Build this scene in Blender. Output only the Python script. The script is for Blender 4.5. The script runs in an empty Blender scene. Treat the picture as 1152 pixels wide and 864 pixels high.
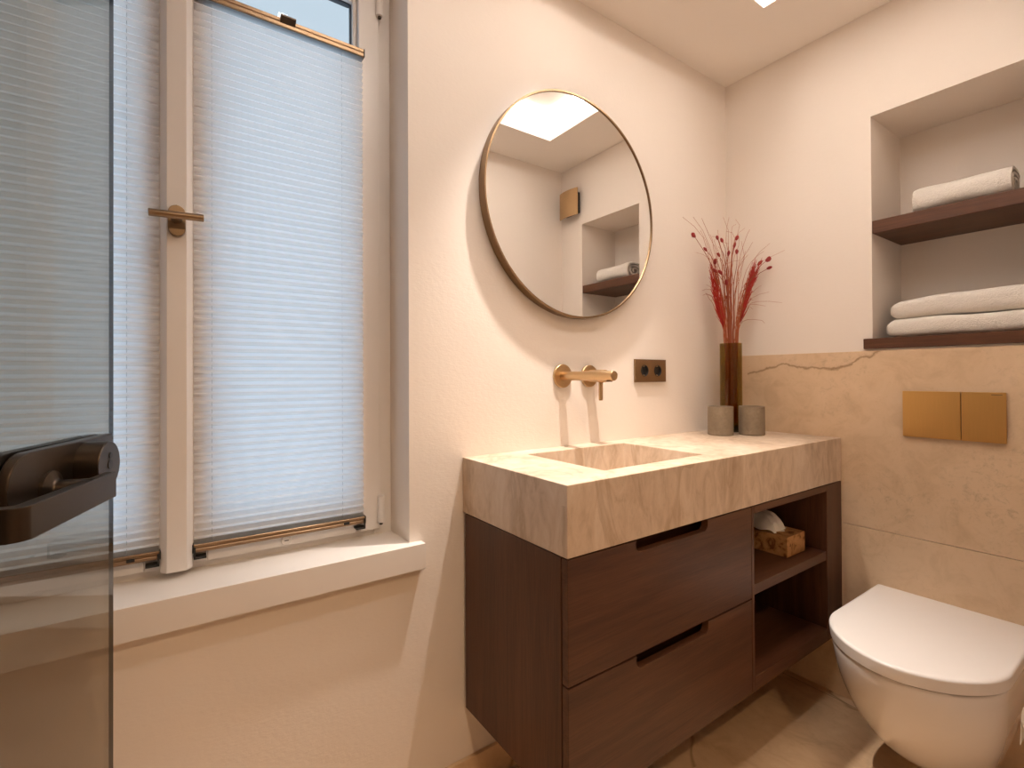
import bpy, bmesh, math, random
from mathutils import Vector, Matrix, noise

# ------------------------------------------------------------------ camera, world, exposure
SC = bpy.context.scene
COL = SC.collection
SC.view_settings.view_transform = 'Standard'
SC.view_settings.look = 'None'
SC.view_settings.gamma = 1.0
SC.view_settings.use_curve_mapping = False
SC.view_settings.exposure = 0.55
SC.cycles.use_denoising = True
SC.cycles.max_bounces = 10
SC.cycles.diffuse_bounces = 6
SC.cycles.glossy_bounces = 5
SC.cycles.transmission_bounces = 8
SC.cycles.transparent_max_bounces = 16
SC.cycles.caustics_reflective = False
SC.cycles.caustics_refractive = False
SC.cycles.sample_clamp_indirect = 4.0

cam_d = bpy.data.cameras.new('camera')
cam = bpy.data.objects.new('camera', cam_d)
COL.objects.link(cam)
cam_d.sensor_width = 36.0
cam_d.lens = 36.0 * 550.37 / 1152.0
cam_d.shift_y = -0.01023
cam_d.clip_start = 0.02
_r = Vector((0.81924918, -0.57341806, -0.00474544))
_u = Vector((0.000248682, -0.00792015, 0.9999686))
_f = Vector((0.57343764, 0.81922463, 0.00634597))
_m = Matrix((_r, _u, -_f)).transposed().to_4x4()
_m.translation = Vector((0, 0, 1.1282))
cam.matrix_world = _m
SC.camera = cam

LAMP = (1.0, 0.88, 0.785)
HALL_FILL = (1.0, 0.67, 0.39)
COVE_STRENGTH = 15.5
SPOT_POWER = 98.0
HALL_FILL_POWER = 34.0
SKY = (0.58, 0.76, 1.0)
SKY_STRENGTH = 1.0

w = bpy.data.worlds.new('daylight')
SC.world = w
w.use_nodes = True
nt = w.node_tree
bg = nt.nodes['Background']
_tc = nt.nodes.new('ShaderNodeTexCoord')
_sx = nt.nodes.new('ShaderNodeSeparateXYZ')
_rp = nt.nodes.new('ShaderNodeValToRGB')
nt.links.new(_tc.outputs['Generated'], _sx.inputs[0])
_mr = nt.nodes.new('ShaderNodeMapRange')
_mr.inputs[1].default_value = -1.0
nt.links.new(_sx.outputs[2], _mr.inputs[0])
nt.links.new(_mr.outputs[0], _rp.inputs[0])
_e = _rp.color_ramp.elements
_e[0].position = 0.50           # added glow below the horizon to backlight the blinds, dimmer sky above
_e[0].color = (SKY[0] * 1.12, SKY[1] * 1.08, SKY[2] * 1.04, 1)
_e[1].position = 0.66
_e[1].color = (0.42, 0.50, 0.58, 1)
nt.links.new(_rp.outputs[0], bg.inputs[0])
bg.inputs[1].default_value = SKY_STRENGTH

# ------------------------------------------------------------------ materials
def srgb(r, g, b):
    f = lambda c: (c / 255 / 12.92) if c / 255 <= 0.04045 else ((c / 255 + 0.055) / 1.055) ** 2.4
    return (f(r), f(g), f(b))

class NT:
    def __init__(self, name):
        self.m = bpy.data.materials.new(name)
        self.m.use_nodes = True
        self.t = self.m.node_tree
        self.t.nodes.clear()
        self.out = self.n('ShaderNodeOutputMaterial')
    def n(self, kind, **kw):
        nd = self.t.nodes.new(kind)
        for k, v in kw.items():
            setattr(nd, k, v)
        return nd
    def l(self, a, b):
        self.t.links.new(a, b)
    def ramp(self, fac, stops):
        r = self.n('ShaderNodeValToRGB')
        e = r.color_ramp.elements
        while len(e) < len(stops):
            e.new(0.5)
        for el, (p, c) in zip(e, stops):
            el.position = p
            el.color = (*c, 1) if len(c) == 3 else c
        self.l(fac, r.inputs[0])
        return r.outputs[0]
    def mapped(self, scale=(1, 1, 1), rot=(0, 0, 0), loc=(0, 0, 0)):
        tc = self.n('ShaderNodeTexCoord')
        mp = self.n('ShaderNodeMapping')
        mp.inputs['Scale'].default_value = scale
        mp.inputs['Rotation'].default_value = rot
        mp.inputs['Location'].default_value = loc
        self.l(tc.outputs['Object'], mp.inputs[0])
        return mp.outputs[0]
    def noise(self, vec, scale, detail=4, rough=0.5, dist=0.0):
        nd = self.n('ShaderNodeTexNoise')
        nd.inputs['Scale'].default_value = scale
        nd.inputs['Detail'].default_value = detail
        nd.inputs['Roughness'].default_value = rough
        nd.inputs['Distortion'].default_value = dist
        self.l(vec, nd.inputs['Vector'])
        return nd.outputs['Fac']
    def math(self, op, a, b=None, c=None):
        nd = self.n('ShaderNodeMath', operation=op)
        for i, v in enumerate((a, b, c)):
            if v is None:
                continue
            if isinstance(v, (int, float)):
                nd.inputs[i].default_value = v
            else:
                self.l(v, nd.inputs[i])
        return nd.outputs[0]
    def mix(self, fac, a, b, mode='MIX'):
        nd = self.n('ShaderNodeMix', data_type='RGBA', blend_type=mode)
        for sock, v in ((nd.inputs[0], fac), (nd.inputs[6], a), (nd.inputs[7], b)):
            if isinstance(v, (int, float)):
                sock.default_value = v
            elif isinstance(v, tuple):
                sock.default_value = (*v, 1)
            else:
                self.l(v, sock)
        return nd.outputs[2]
    def bsdf(self, color, rough=0.5, metal=0.0, spec=0.5, bump=None, bump_s=0.2, bump_d=0.01, coat=0.0):
        b = self.n('ShaderNodeBsdfPrincipled')
        if isinstance(color, tuple):
            b.inputs['Base Color'].default_value = (*color, 1)
        else:
            self.l(color, b.inputs['Base Color'])
        if isinstance(rough, (int, float)):
            b.inputs['Roughness'].default_value = rough
        else:
            self.l(rough, b.inputs['Roughness'])
        b.inputs['Metallic'].default_value = metal
        b.inputs['Specular IOR Level'].default_value = spec
        b.inputs['Coat Weight'].default_value = coat
        if bump is not None:
            bp = self.n('ShaderNodeBump')
            bp.inputs['Strength'].default_value = bump_s
            bp.inputs['Distance'].default_value = bump_d
            self.l(bump, bp.inputs['Height'])
            self.l(bp.outputs[0], b.inputs['Normal'])
        self.l(b.outputs[0], self.out.inputs[0])
        return b

def mat_plaster(name, color, bump_s=0.25):
    k = NT(name)
    v = k.mapped()
    c = k.mix(k.noise(v, 3.0, 3), tuple(x * 0.97 for x in color), color)
    h = k.math('ADD', k.noise(v, 60, 4, 0.55), k.math('MULTIPLY', k.noise(k.mapped((14, 14, 34)), 6, 3), 0.8))
    k.bsdf(c, 0.75, spec=0.25, bump=h, bump_s=bump_s * 0.5, bump_d=0.003)
    return k.m

def mat_plain(name, color, rough=0.5, metal=0.0, spec=0.5, coat=0.0, grain=0.04):
    k = NT(name)
    v = k.mapped()
    c = k.mix(k.noise(v, 25, 3), tuple(x * (1 - grain) for x in color), tuple(min(1, x * (1 + grain)) for x in color))
    k.bsdf(c, rough, metal, spec, coat=coat)
    return k.m

def mat_brushed(name, color, rough=0.32, scale=(4, 4, 400)):
    k = NT(name)
    f = k.noise(k.mapped(scale), 3, 3)
    c = k.mix(f, tuple(x * 0.88 for x in color), tuple(min(1, x * 1.08) for x in color))
    r = k.math('MULTIPLY_ADD', f, 0.12, rough - 0.06)
    k.bsdf(c, r, 1.0)
    return k.m

def mat_wood(name, axis='x', dark=(0.044, 0.0165, 0.008), light=(0.128, 0.053, 0.025)):
    k = NT(name)
    s = {'x': (1.2, 14, 22), 'y': (14, 1.2, 22), 'z': (14, 14, 1.0)}[axis]
    s2 = {'x': (3, 60, 90), 'y': (60, 3, 90), 'z': (60, 60, 2.5)}[axis]
    g = k.noise(k.mapped(s), 1.6, 5, 0.6, 0.8)
    p = k.noise(k.mapped(s2), 4.0, 4, 0.6)
    f = k.math('ADD', k.math('MULTIPLY', g, 0.65), k.math('MULTIPLY', p, 0.35))
    c = k.ramp(f, [(0.30, dark), (0.52, tuple((a + b) / 2 for a, b in zip(dark, light))), (0.72, light)])
    k.bsdf(c, 0.42, spec=0.35, bump=p, bump_s=0.12, bump_d=0.002)
    return k.m

def mat_stone(name, base, dark, light, vein, veins=((1.6, 0.010), (3.4, 0.006)), scale=1.0, rough=0.35, curve=None, joints=None, seed=0.0, veinpow=0.7, rot=(0.4, 0.5, 0.7), mottle=0.0, vdist=1.2):
    k = NT(name)
    v = k.mapped(scale if isinstance(scale, tuple) else (scale, scale, scale), rot=rot, loc=(seed, seed * 1.7, seed * 0.6))
    big = k.noise(v, 2.2, 5, 0.6, 0.6)
    mid = k.noise(v, 9.0, 6, 0.65, 1.0)
    fine = k.noise(v, 60, 4, 0.7)
    f = k.math('ADD', k.math('MULTIPLY', big, 0.5), k.math('MULTIPLY', mid, 0.5))
    c = k.ramp(f, [(0.34, dark), (0.50, base), (0.66, light)])
    c = k.mix(k.math('MULTIPLY', k.math('GREATER_THAN', fine, 0.64), 0.25), c, dark)
    if mottle:
        m1 = k.noise(v, 34, 8, 0.8, 0.5)
        m2 = k.noise(v, 2.6, 3, 0.5)
        spots = k.math('MULTIPLY', k.math('MULTIPLY', k.math('MAXIMUM', k.math('SUBTRACT', m1, 0.52), 0.0), 5.0), k.math('MULTIPLY', k.math('MAXIMUM', k.math('SUBTRACT', m2, 0.40), 0.0), 5.0))
        c = k.mix(k.math('MULTIPLY', k.math('MINIMUM', spots, 1.0), mottle), c, tuple(x * 0.55 for x in dark))
    for vs, vw in veins:
        n = k.noise(v, vs, 4, 0.55, vdist)
        d = k.math('ABSOLUTE', k.math('SUBTRACT', n, 0.5))
        line = k.math('SUBTRACT', 1.0, k.math('MINIMUM', k.math('DIVIDE', d, vw), 1.0))
        brk = k.math('MULTIPLY', line, k.math('GREATER_THAN', k.noise(v, 1.3, 2), 0.48))
        c = k.mix(k.math('MULTIPLY', brk, veinpow), c, vein)
    if curve:
        tc = k.n('ShaderNodeTexCoord')
        sp = k.n('ShaderNodeSeparateXYZ')
        k.l(tc.outputs['Object'], sp.inputs[0])
        t = k.math('DIVIDE', k.math('SUBTRACT', sp.outputs[1], curve['a0']), curve['a1'] - curve['a0'])
        fc = k.n('ShaderNodeFloatCurve')
        cv = fc.mapping.curves[0]
        pts = curve['pts']
        while len(cv.points) < len(pts):
            cv.points.new(0.5, 0.5)
        for p, (a, b) in zip(cv.points, pts):
            p.location = ((a - curve['a0']) / (curve['a1'] - curve['a0']), (b - curve['b0']) / (curve['b1'] - curve['b0']))
        fc.mapping.update()
        k.l(t, fc.inputs['Value'])
        zz = k.math('MULTIPLY_ADD', fc.outputs[0], curve['b1'] - curve['b0'], curve['b0'])
        zz = k.math('ADD', zz, k.math('MULTIPLY', k.math('SUBTRACT', k.noise(k.mapped(), 34, 5, 0.7), 0.5), 0.026))
        d = k.math('ABSOLUTE', k.math('SUBTRACT', sp.outputs[2], zz))
        wd = k.math('MULTIPLY_ADD', k.noise(k.mapped(), 22, 3), 0.009, 0.0012)
        halo = k.math('SUBTRACT', 1.0, k.math('MINIMUM', k.math('DIVIDE', d, 0.022), 1.0))
        line = k.math('SUBTRACT', 1.0, k.math('MINIMUM', k.math('DIVIDE', d, wd), 1.0))
        ins = k.math('MULTIPLY', k.math('GREATER_THAN', t, 0.0), k.math('LESS_THAN', t, 1.0))
        c = k.mix(k.math('MULTIPLY', k.math('MULTIPLY', halo, ins), k.math('MULTIPLY', k.noise(k.mapped(), 14, 4), 0.45)), c, dark)
        c = k.mix(k.math('MULTIPLY', k.math('MULTIPLY', line, ins), 0.8), c, vein)
    if joints:
        tc = k.n('ShaderNodeTexCoord')
        sp = k.n('ShaderNodeSeparateXYZ')
        k.l(tc.outputs['Object'], sp.inputs[0])
        for ax, pos in joints:
            d = k.math('ABSOLUTE', k.math('SUBTRACT', sp.outputs[ax], pos))
            c = k.mix(k.math('MULTIPLY', k.math('LESS_THAN', d, 0.0013), 0.75), c, tuple(x * 0.3 for x in dark))
    k.bsdf(c, rough, spec=0.4, bump=fine, bump_s=0.05, bump_d=0.002)
    return k.m

def mat_towel(name, color=(0.80, 0.76, 0.70)):
    k = NT(name)
    v = k.mapped()
    h = k.math('ADD', k.noise(v, 260, 3, 0.7), k.noise(v, 60, 3, 0.6))
    c = k.mix(k.noise(v, 200, 3), tuple(x * 0.93 for x in color), color)
    b = k.bsdf(c, 0.95, spec=0.1, bump=h, bump_s=0.7, bump_d=0.004)
    b.inputs['Sheen Weight'].default_value = 0.25
    return k.m

def mat_glass_tint(name, tint, rough=0.02, f0=0.06, gloss=1.0):
    """see-through tinted pane: transparent with a Fresnel-weighted mirror"""
    k = NT(name)
    tr = k.n('ShaderNodeBsdfTransparent')
    nz = k.noise(k.mapped(), 2.0, 1)
    k.l(k.mix(nz, tint, tuple(x * 0.985 for x in tint)), tr.inputs[0])
    gl = k.n('ShaderNodeBsdfGlossy')
    gl.inputs['Roughness'].default_value = rough
    lw = k.n('ShaderNodeFresnel')
    geo = k.n('ShaderNodeNewGeometry')
    k.l(k.math('MULTIPLY_ADD', geo.outputs['Backfacing'], -0.8333333, 1.5), lw.inputs['IOR'])
    mx = k.n('ShaderNodeMixShader')
    k.l(k.math('MULTIPLY', lw.outputs[0], gloss), mx.inputs[0])
    k.l(tr.outputs[0], mx.inputs[1])
    k.l(gl.outputs[0], mx.inputs[2])
    k.l(mx.outputs[0], k.out.inputs[0])
    return k.m

def mat_blind(name):
    k = NT(name)
    v = k.mapped((1, 1, 1))
    c = k.mix(k.noise(v, 8, 2), (0.95, 0.95, 0.95), (0.98, 0.98, 0.98))
    tl = k.n('ShaderNodeBsdfTranslucent')
    k.l(c, tl.inputs[0])
    df = k.n('ShaderNodeBsdfDiffuse')
    df.inputs[0].default_value = (0.78, 0.77, 0.76, 1)
    mx = k.n('ShaderNodeMixShader')
    mx.inputs[0].default_value = 0.12
    k.l(tl.outputs[0], mx.inputs[1])
    k.l(df.outputs[0], mx.inputs[2])
    k.l(mx.outputs[0], k.out.inputs[0])
    return k.m

def mat_emit(name, color, strength):
    k = NT(name)
    e = k.n('ShaderNodeEmission')
    e.inputs[0].default_value = (*color, 1)
    e.inputs[1].default_value = strength
    k.l(e.outputs[0], k.out.inputs[0])
    return k.m

def mat_kraft(name):
    k = NT(name)
    v = k.mapped()
    n1 = k.noise(v, 22, 4, 0.6, 1.5)
    c = k.ramp(n1, [(0.36, (0.16, 0.065, 0.02)), (0.46, (0.40, 0.20, 0.075)), (0.62, (0.47, 0.25, 0.10))])
    k.bsdf(c, 0.7, spec=0.2)
    return k.m

WHITE = (0.86, 0.83, 0.79)
M = dict(
    wall=mat_plaster('plaster_wall', (0.84, 0.770, 0.700)),
    ceil=mat_plaster('plaster_ceiling', (0.90, 0.85, 0.795), 0.08),
    hall=mat_plaster('plaster_hall', (0.55, 0.49, 0.43), 0.08),
    lacquer=mat_plain('white_lacquer', (0.80, 0.76, 0.72), 0.35, grain=0.01),
    frame=mat_plain('window_paint', (0.80, 0.77, 0.74), 0.35, grain=0.01),
    ceramic=mat_plain('white_ceramic', (0.84, 0.81, 0.78), 0.12, coat=0.4, grain=0.005),
    seat=mat_plain('white_seat_plastic', (0.84, 0.81, 0.78), 0.28, grain=0.005),
    brass=mat_brushed('brushed_brass', (0.62, 0.44, 0.25), 0.30),
    bronze=mat_brushed('bronze_metal', (0.30, 0.20, 0.115), 0.34),
    rail=mat_brushed('bronze_rail', (0.36, 0.25, 0.155), 0.42, (300, 4, 4)),
    plate=mat_brushed('brass_plate', (0.74, 0.44, 0.15), 0.38, (4, 400, 4)),
    handle=mat_brushed('window_handle_bronze', (0.31, 0.23, 0.155), 0.30, (300, 4, 4)),
    gun=mat_plain('dark_bronze_fitting', (0.066, 0.051, 0.039), 0.34, 0.9, grain=0.05),
    black=mat_plain('black_plastic', (0.012, 0.011, 0.010), 0.45),
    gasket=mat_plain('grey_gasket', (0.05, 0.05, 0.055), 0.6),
    wood_x=mat_wood('dark_oak_across', 'x'),
    wood_z=mat_wood('dark_oak_upright', 'z'),
    wood_y=mat_wood('dark_oak_shelf', 'y'),
    towel=mat_towel('terry_cotton'),
    mirror=mat_plain('mirror_silver', (0.90, 0.90, 0.89), 0.005, 1.0, grain=0.0),
    concrete=mat_stone('grey_beige_stoneware', (0.215, 0.165, 0.112), (0.17, 0.128, 0.086), (0.25, 0.197, 0.138), (0.2, 0.15, 0.1), ((6, 0.004),), 6.0, 0.8, veinpow=0.2),
    door_glass=mat_glass_tint('smoked_glass', (0.70, 0.665, 0.61), 0.01, gloss=1.0),
    pane=mat_glass_tint('clear_pane', (0.97, 0.99, 0.99), 0.01, gloss=0.6),
    vase=mat_glass_tint('olive_brown_glass', (0.71, 0.615, 0.27), 0.03, gloss=0.8),
    glass_edge=mat_plain('ground_glass_edge', (0.045, 0.040, 0.034), 0.25),
    vase_base=mat_plain('dark_glass_base', (0.03, 0.022, 0.010), 0.08, coat=0.5),
    blind=mat_blind('pleated_fabric'),
    cord=mat_plain('pale_cord', (0.55, 0.55, 0.56), 0.8),
    tissue=mat_plain('tissue_paper', (0.80, 0.77, 0.72), 0.9, grain=0.02),
    kraft=mat_kraft('printed_kraft_card'),
    red=mat_plain('dried_red', (0.26, 0.013, 0.012), 0.7, grain=0.3),
    red2=mat_plain('dried_red_hair', (0.42, 0.020, 0.012), 0.75, grain=0.3),
    straw=mat_plain('dried_straw', (0.40, 0.105, 0.035), 0.8, grain=0.3),
    stem=mat_plain('dried_stem', (0.30, 0.07, 0.03), 0.75, grain=0.3),
    cove=mat_emit('led_strip_light', LAMP, COVE_STRENGTH),
    lens=mat_emit('lamp_lens', LAMP, 18.0),
)
_VEIN = [(0.6121, 1.2176), (0.6368, 1.2071), (0.6622, 1.1918), (0.6881, 1.1852), (0.7148, 1.1677), (0.7422, 1.156), (0.7702, 1.1502), (0.8137, 1.1541), (0.8589, 1.1549), (0.9061, 1.1624), (0.9386, 1.1715), (0.9723, 1.1637), (0.9999, 1.1573), (1.0426, 1.1438), (1.0869, 1.1353)]
M['stone_top'] = mat_stone('quartzite_counter', (0.60, 0.475, 0.36), (0.42, 0.31, 0.215), (0.70, 0.595, 0.49), (0.30, 0.19, 0.10), ((1.4, 0.05),), (3.0, 3.0, 1.2), 0.38, veinpow=0.38, seed=3.1, rot=(0.25, 0.75, 0.2), mottle=0.22)
M['stone_wall'] = mat_stone('limestone_cladding', (0.68, 0.505, 0.335), (0.56, 0.395, 0.245), (0.72, 0.545, 0.375), (0.22, 0.115, 0.045), (), 1.2, 0.45, seed=1.3, mottle=0.5,
    curve=dict(a0=0.6121, a1=1.0869, b0=1.10, b1=1.23, pts=_VEIN))
M['stone_floor'] = mat_stone('limestone_floor', (0.66, 0.465, 0.285), (0.50, 0.33, 0.19), (0.74, 0.55, 0.36), (0.20, 0.09, 0.03), ((0.55, 0.004),), (1.7, 1.1, 1.0), 0.38, veinpow=0.6, seed=5.2, vdist=0.25, joints=((0, 1.905),))


# ------------------------------------------------------------------ mesh helpers
def new_bm():
    return bmesh.new()

def finish(bm, smooth=True, angle=40):
    bmesh.ops.recalc_face_normals(bm, faces=bm.faces[:])
    if smooth:
        ca = math.cos(math.radians(angle))
        for f in bm.faces:
            f.smooth = True
        for e in bm.edges:
            if len(e.link_faces) == 2:
                a, b = e.link_faces
                if a.normal.dot(b.normal) < ca:
                    e.smooth = False

def obj(name, bm, mat, parent=None, smooth=True, angle=40, base=None):
    """link bm (world coordinates) as one mesh object; local origin is the parent's base"""
    finish(bm, smooth, angle)
    me = bpy.data.meshes.new(name)
    o = bpy.data.objects.new(name, me)
    COL.objects.link(o)
    org = Vector((0, 0, 0))
    if parent is not None:
        p = parent
        while p is not None:
            org += Vector(p.location)
            p = p.parent
        o.parent = parent
    elif base is not None:
        org = Vector(base)
        o.location = base
    bmesh.ops.translate(bm, verts=bm.verts[:], vec=-org)
    bm.to_mesh(me)
    bm.free()
    if smooth:
        o.modifiers.new('even_shading', 'WEIGHTED_NORMAL').keep_sharp = True
    for mt in (mat if isinstance(mat, (list, tuple)) else [mat]):
        me.materials.append(M[mt])
    return o

def tag(o, label=None, cat=None, group=None, kind=None):
    if label: o['label'] = label
    if cat: o['category'] = cat
    if group: o['group'] = group
    if kind: o['kind'] = kind
    return o

def thing(name, label, cat, loc, group=None):
    o = bpy.data.objects.new(name, None)
    o.empty_display_size = 0.05
    COL.objects.link(o)
    o.location = loc
    return tag(o, label, cat, group)

def struct(name, bm, mat, parent=None, smooth=False):
    o = obj(name, bm, mat, parent, smooth)
    if parent is None:
        o['kind'] = 'structure'
    return o

def box(bm, x0, x1, y0, y1, z0, z1, bev=0.0, seg=2):
    vs = [bm.verts.new((x, y, z)) for z in (z0, z1) for y in (y0, y1) for x in (x0, x1)]
    F = [(0, 2, 3, 1), (4, 5, 7, 6), (0, 1, 5, 4), (2, 6, 7, 3), (0, 4, 6, 2), (1, 3, 7, 5)]
    fs = [bm.faces.new([vs[i] for i in f]) for f in F]
    if bev > 0:
        es = list({e for f in fs for e in f.edges})
        bmesh.ops.bevel(bm, geom=es, offset=bev, segments=seg, profile=0.5, affect='EDGES')
    return bm

def frame_of(d):
    d = Vector(d).normalized()
    a = Vector((0, 0, 1)) if abs(d.z) < 0.9 else Vector((1, 0, 0))
    s = d.cross(a).normalized()
    return d, s, s.cross(d).normalized()

def lathe(bm, org, axis, prof, n=32, cap=True):
    """prof: list of (distance along axis, radius)"""
    d, s, t = frame_of(axis)
    org = Vector(org)
    rings = []
    for h, r in prof:
        if r <= 1e-6:
            rings.append([bm.verts.new(org + d * h)])
        else:
            rings.append([bm.verts.new(org + d * h + (s * math.cos(2 * math.pi * i / n) + t * math.sin(2 * math.pi * i / n)) * r) for i in range(n)])
    for a, b in zip(rings, rings[1:]):
        for i in range(n):
            j = (i + 1) % n
            if len(a) == 1 and len(b) == 1:
                continue
            if len(a) == 1:
                bm.faces.new((a[0], b[i], b[j]))
            elif len(b) == 1:
                bm.faces.new((a[i], a[j], b[0]))
            else:
                bm.faces.new((a[i], a[j], b[j], b[i]))
    if cap:
        for rg in (rings[0], rings[-1]):
            if len(rg) > 2:
                bm.faces.new(rg)
    return bm

def tube(bm, pts, rad, n=6, cap=True):
    pts = [Vector(p) for p in pts]
    rings = []
    prev = None
    for i, p in enumerate(pts):
        d = (pts[min(i + 1, len(pts) - 1)] - pts[max(i - 1, 0)]).normalized()
        if prev is None:
            _, s, t = frame_of(d)
        else:
            s = (prev - d * prev.dot(d)).normalized()
            t = d.cross(s)
        prev = s
        r = rad[i] if isinstance(rad, (list, tuple)) else rad
        rings.append([bm.verts.new(p + (s * math.cos(2 * math.pi * k / n) + t * math.sin(2 * math.pi * k / n)) * r) for k in range(n)])
    for a, b in zip(rings, rings[1:]):
        for i in range(n):
            j = (i + 1) % n
            bm.faces.new((a[i], a[j], b[j], b[i]))
    if cap:
        bm.faces.new(rings[0])
        bm.faces.new(rings[-1])
    return bm

def prism(bm, poly, fn, h0, h1, bev=0.0, seg=2):
    """extrude a 2-D polygon; fn(a, b, h) -> xyz"""
    A = [bm.verts.new(fn(a, b, h0)) for a, b in poly]
    B = [bm.verts.new(fn(a, b, h1)) for a, b in poly]
    n = len(poly)
    fs = [bm.faces.new(A), bm.faces.new(B)]
    for i in range(n):
        j = (i + 1) % n
        fs.append(bm.faces.new((A[i], A[j], B[j], B[i])))
    if bev > 0:
        es = list({e for f in fs[:2] for e in f.edges})
        bmesh.ops.bevel(bm, geom=es, offset=bev, segments=seg, profile=0.5, affect='EDGES')
    return bm

def rrect(a0, a1, b0, b1, r, n=6):
    pts = []
    for cx, cy, t0 in ((a1 - r, b1 - r, 0), (a0 + r, b1 - r, 90), (a0 + r, b0 + r, 180), (a1 - r, b0 + r, 270)):
        for i in range(n + 1):
            t = math.radians(t0 + 90 * i / n)
            pts.append((cx + r * math.cos(t), cy + r * math.sin(t)))
    return pts

def loft(bm, rings, cap0=True, cap1=True):
    R = [[bm.verts.new(p) for p in rg] for rg in rings]
    n = len(R[0])
    for a, b in zip(R, R[1:]):
        for i in range(n):
            j = (i + 1) % n
            bm.faces.new((a[i], a[j], b[j], b[i]))
    if cap0: bm.faces.new(R[0])
    if cap1: bm.faces.new(R[-1])
    return bm

# ------------------------------------------------------------------ key dimensions
YB = 1.18          # window / mirror wall
XR = 1.9448        # niche wall
XC = 1.9368         # face of its stone cladding
YF = 0.06          # wall behind the toilet side, opposite the mirror
ZC = 2.3589        # ceiling
XL = -0.95

# ------------------------------------------------------------------ room shell
bm = new_bm()
box(bm, XL - 0.2, 2.4, -1.9, 1.5, -0.12, 0.0)
struct('floor', bm, 'stone_floor')

RX0, RX1, RY0, RY1, RZ = 0.30, 1.630, 0.334, 0.849, 2.47   # light recess in the ceiling
bm = new_bm()
T = 0.22
box(bm, XL - 0.2, RX0, -1.9, 1.5, ZC, ZC + T)
box(bm, RX1, 2.4, -1.9, 1.5, ZC, ZC + T)
box(bm, RX0, RX1, -1.9, RY0, ZC, ZC + T)
box(bm, RX0, RX1, RY1, 1.5, ZC, ZC + T)
box(bm, RX0, RX1, RY0, RY1, RZ, ZC + T)
struct('ceiling', bm, 'ceil')

WX0, WX1, WZ0, WZ1 = -0.478, 0.503, 0.638, 2.27      # window opening
bm = new_bm()
box(bm, XL - 0.2, WX0, YB, 1.42, 0, ZC)
box(bm, WX1, 2.4, YB, 1.42, 0, ZC)
box(bm, WX0, WX1, YB, 1.42, 0, WZ0)
box(bm, WX0, WX1, YB, 1.42, WZ1, ZC)
struct('wall_back', bm, 'wall')

NY0, NY1, NZ0, NZ1, NX = 0.236, 0.654, 1.2505, 2.0030, 2.215   # towel niche
bm = new_bm()
box(bm, XR, 2.4, -0.1, NY0, 0, ZC)
box(bm, XR, 2.4, NY1, YB, 0, ZC)
box(bm, XR, 2.4, NY0, NY1, 0, NZ0 - 0.0350)
box(bm, XR, 2.4, NY0, NY1, NZ1, ZC)
box(bm, NX, 2.4, NY0, NY1, NZ0 - 0.0350, NZ1)
struct('wall_right', bm, 'wall')

DX0, DX1, DZ = -0.305, 0.98, 2.10      # doorway
bm = new_bm()
box(bm, DX1, XR, YF - 0.16, YF, 0, ZC)
box(bm, XL, DX0, YF - 0.16, YF, 0, ZC)
box(bm, DX0, DX1, YF - 0.16, YF, DZ, ZC)
struct('wall_front', bm, 'wall')
bm = new_bm()
box(bm, XL - 0.2, XL, -1.9, 1.18, 0, ZC)
struct('wall_left', bm, 'wall')
bm = new_bm()
box(bm, XL, 2.4, -1.9, -1.75, 0, ZC)
box(bm, 1.5, 1.65, -1.75, YF - 0.16, 0, ZC)
struct('wall_hall', bm, 'hall')

bm = new_bm()
box(bm, XL, XC, YB - 0.012, YB, 0, 0.087, 0.0012, 1)
struct('baseboard_back', bm, 'stone_floor')
bm = new_bm()
box(bm, XC, XR, YF, YB, 0.6110, 1.2090, 0.0008, 1)
struct('trim_1', bm, 'stone_wall')
bm = new_bm()
box(bm, XC, XR, YF, YB, 0.0, 0.6090, 0.0008, 1)
struct('trim_2', bm, 'stone_wall')

# ------------------------------------------------------------------ window
win = bpy.data.objects.new('window_1', None)
COL.objects.link(win)
win.location = (0.0125, 1.30, 0.705)
win['kind'] = 'structure'
YFR = 1.305
bm = new_bm()
box(bm, WX0, WX0 + 0.05, YFR, 1.375, 0.690, WZ1, 0.003)
box(bm, WX1 - 0.05, WX1, YFR, 1.375, 0.690, WZ1, 0.003)
box(bm, WX0 + 0.05, WX1 - 0.05, YFR, 1.375, 2.22, WZ1, 0.003)
box(bm, WX0 + 0.05, WX1 - 0.05, YFR, 1.375, 0.690, 0.735, 0.003)
obj('window_frame', bm, 'frame', win)
XM = 0.0125
def ring_prism(bm, outer, inner, y0, y1):
    (ax0, ax1, az0, az1), (bx0, bx1, bz0, bz1) = outer, inner
    box(bm, ax0, bx0, y0, y1, az0, az1, 0.003)
    box(bm, bx1, ax1, y0, y1, az0, az1, 0.003)
    box(bm, bx0, bx1, y0, y1, az0, bz0, 0.003)
    box(bm, bx0, bx1, y0, y1, bz1, az1, 0.003)
def make_sash(x0, x1):
    bm = new_bm()
    ring_prism(bm, (x0, x1, 0.720, 2.225), (x0 + 0.055, x1 - 0.055, 0.775, 2.139), 1.289, 1.345)
    s = obj('sash', bm, 'frame', win)
    bm = new_bm()
    ring_prism(bm, (x0 + 0.055, x1 - 0.055, 0.775, 2.139), (x0 + 0.066, x1 - 0.066, 0.786, 2.128), 1.304, 1.335)
    obj('glazing_bead', bm, 'frame', s)
    bm = new_bm()
    ring_prism(bm, (x0 + 0.064, x1 - 0.064, 0.784, 2.130), (x0 + 0.0685, x1 - 0.0685, 0.7885, 2.1255), 1.314, 1.332)
    obj('gasket', bm, 'gasket', s)
    bm = new_bm()
    box(bm, x0 + 0.062, x1 - 0.062, 1.318, 1.328, 0.782, 2.132)
    obj('glass_pane', bm, 'pane', s, smooth=False)
    return s
make_sash(XM + 0.0015, 0.466)
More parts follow.
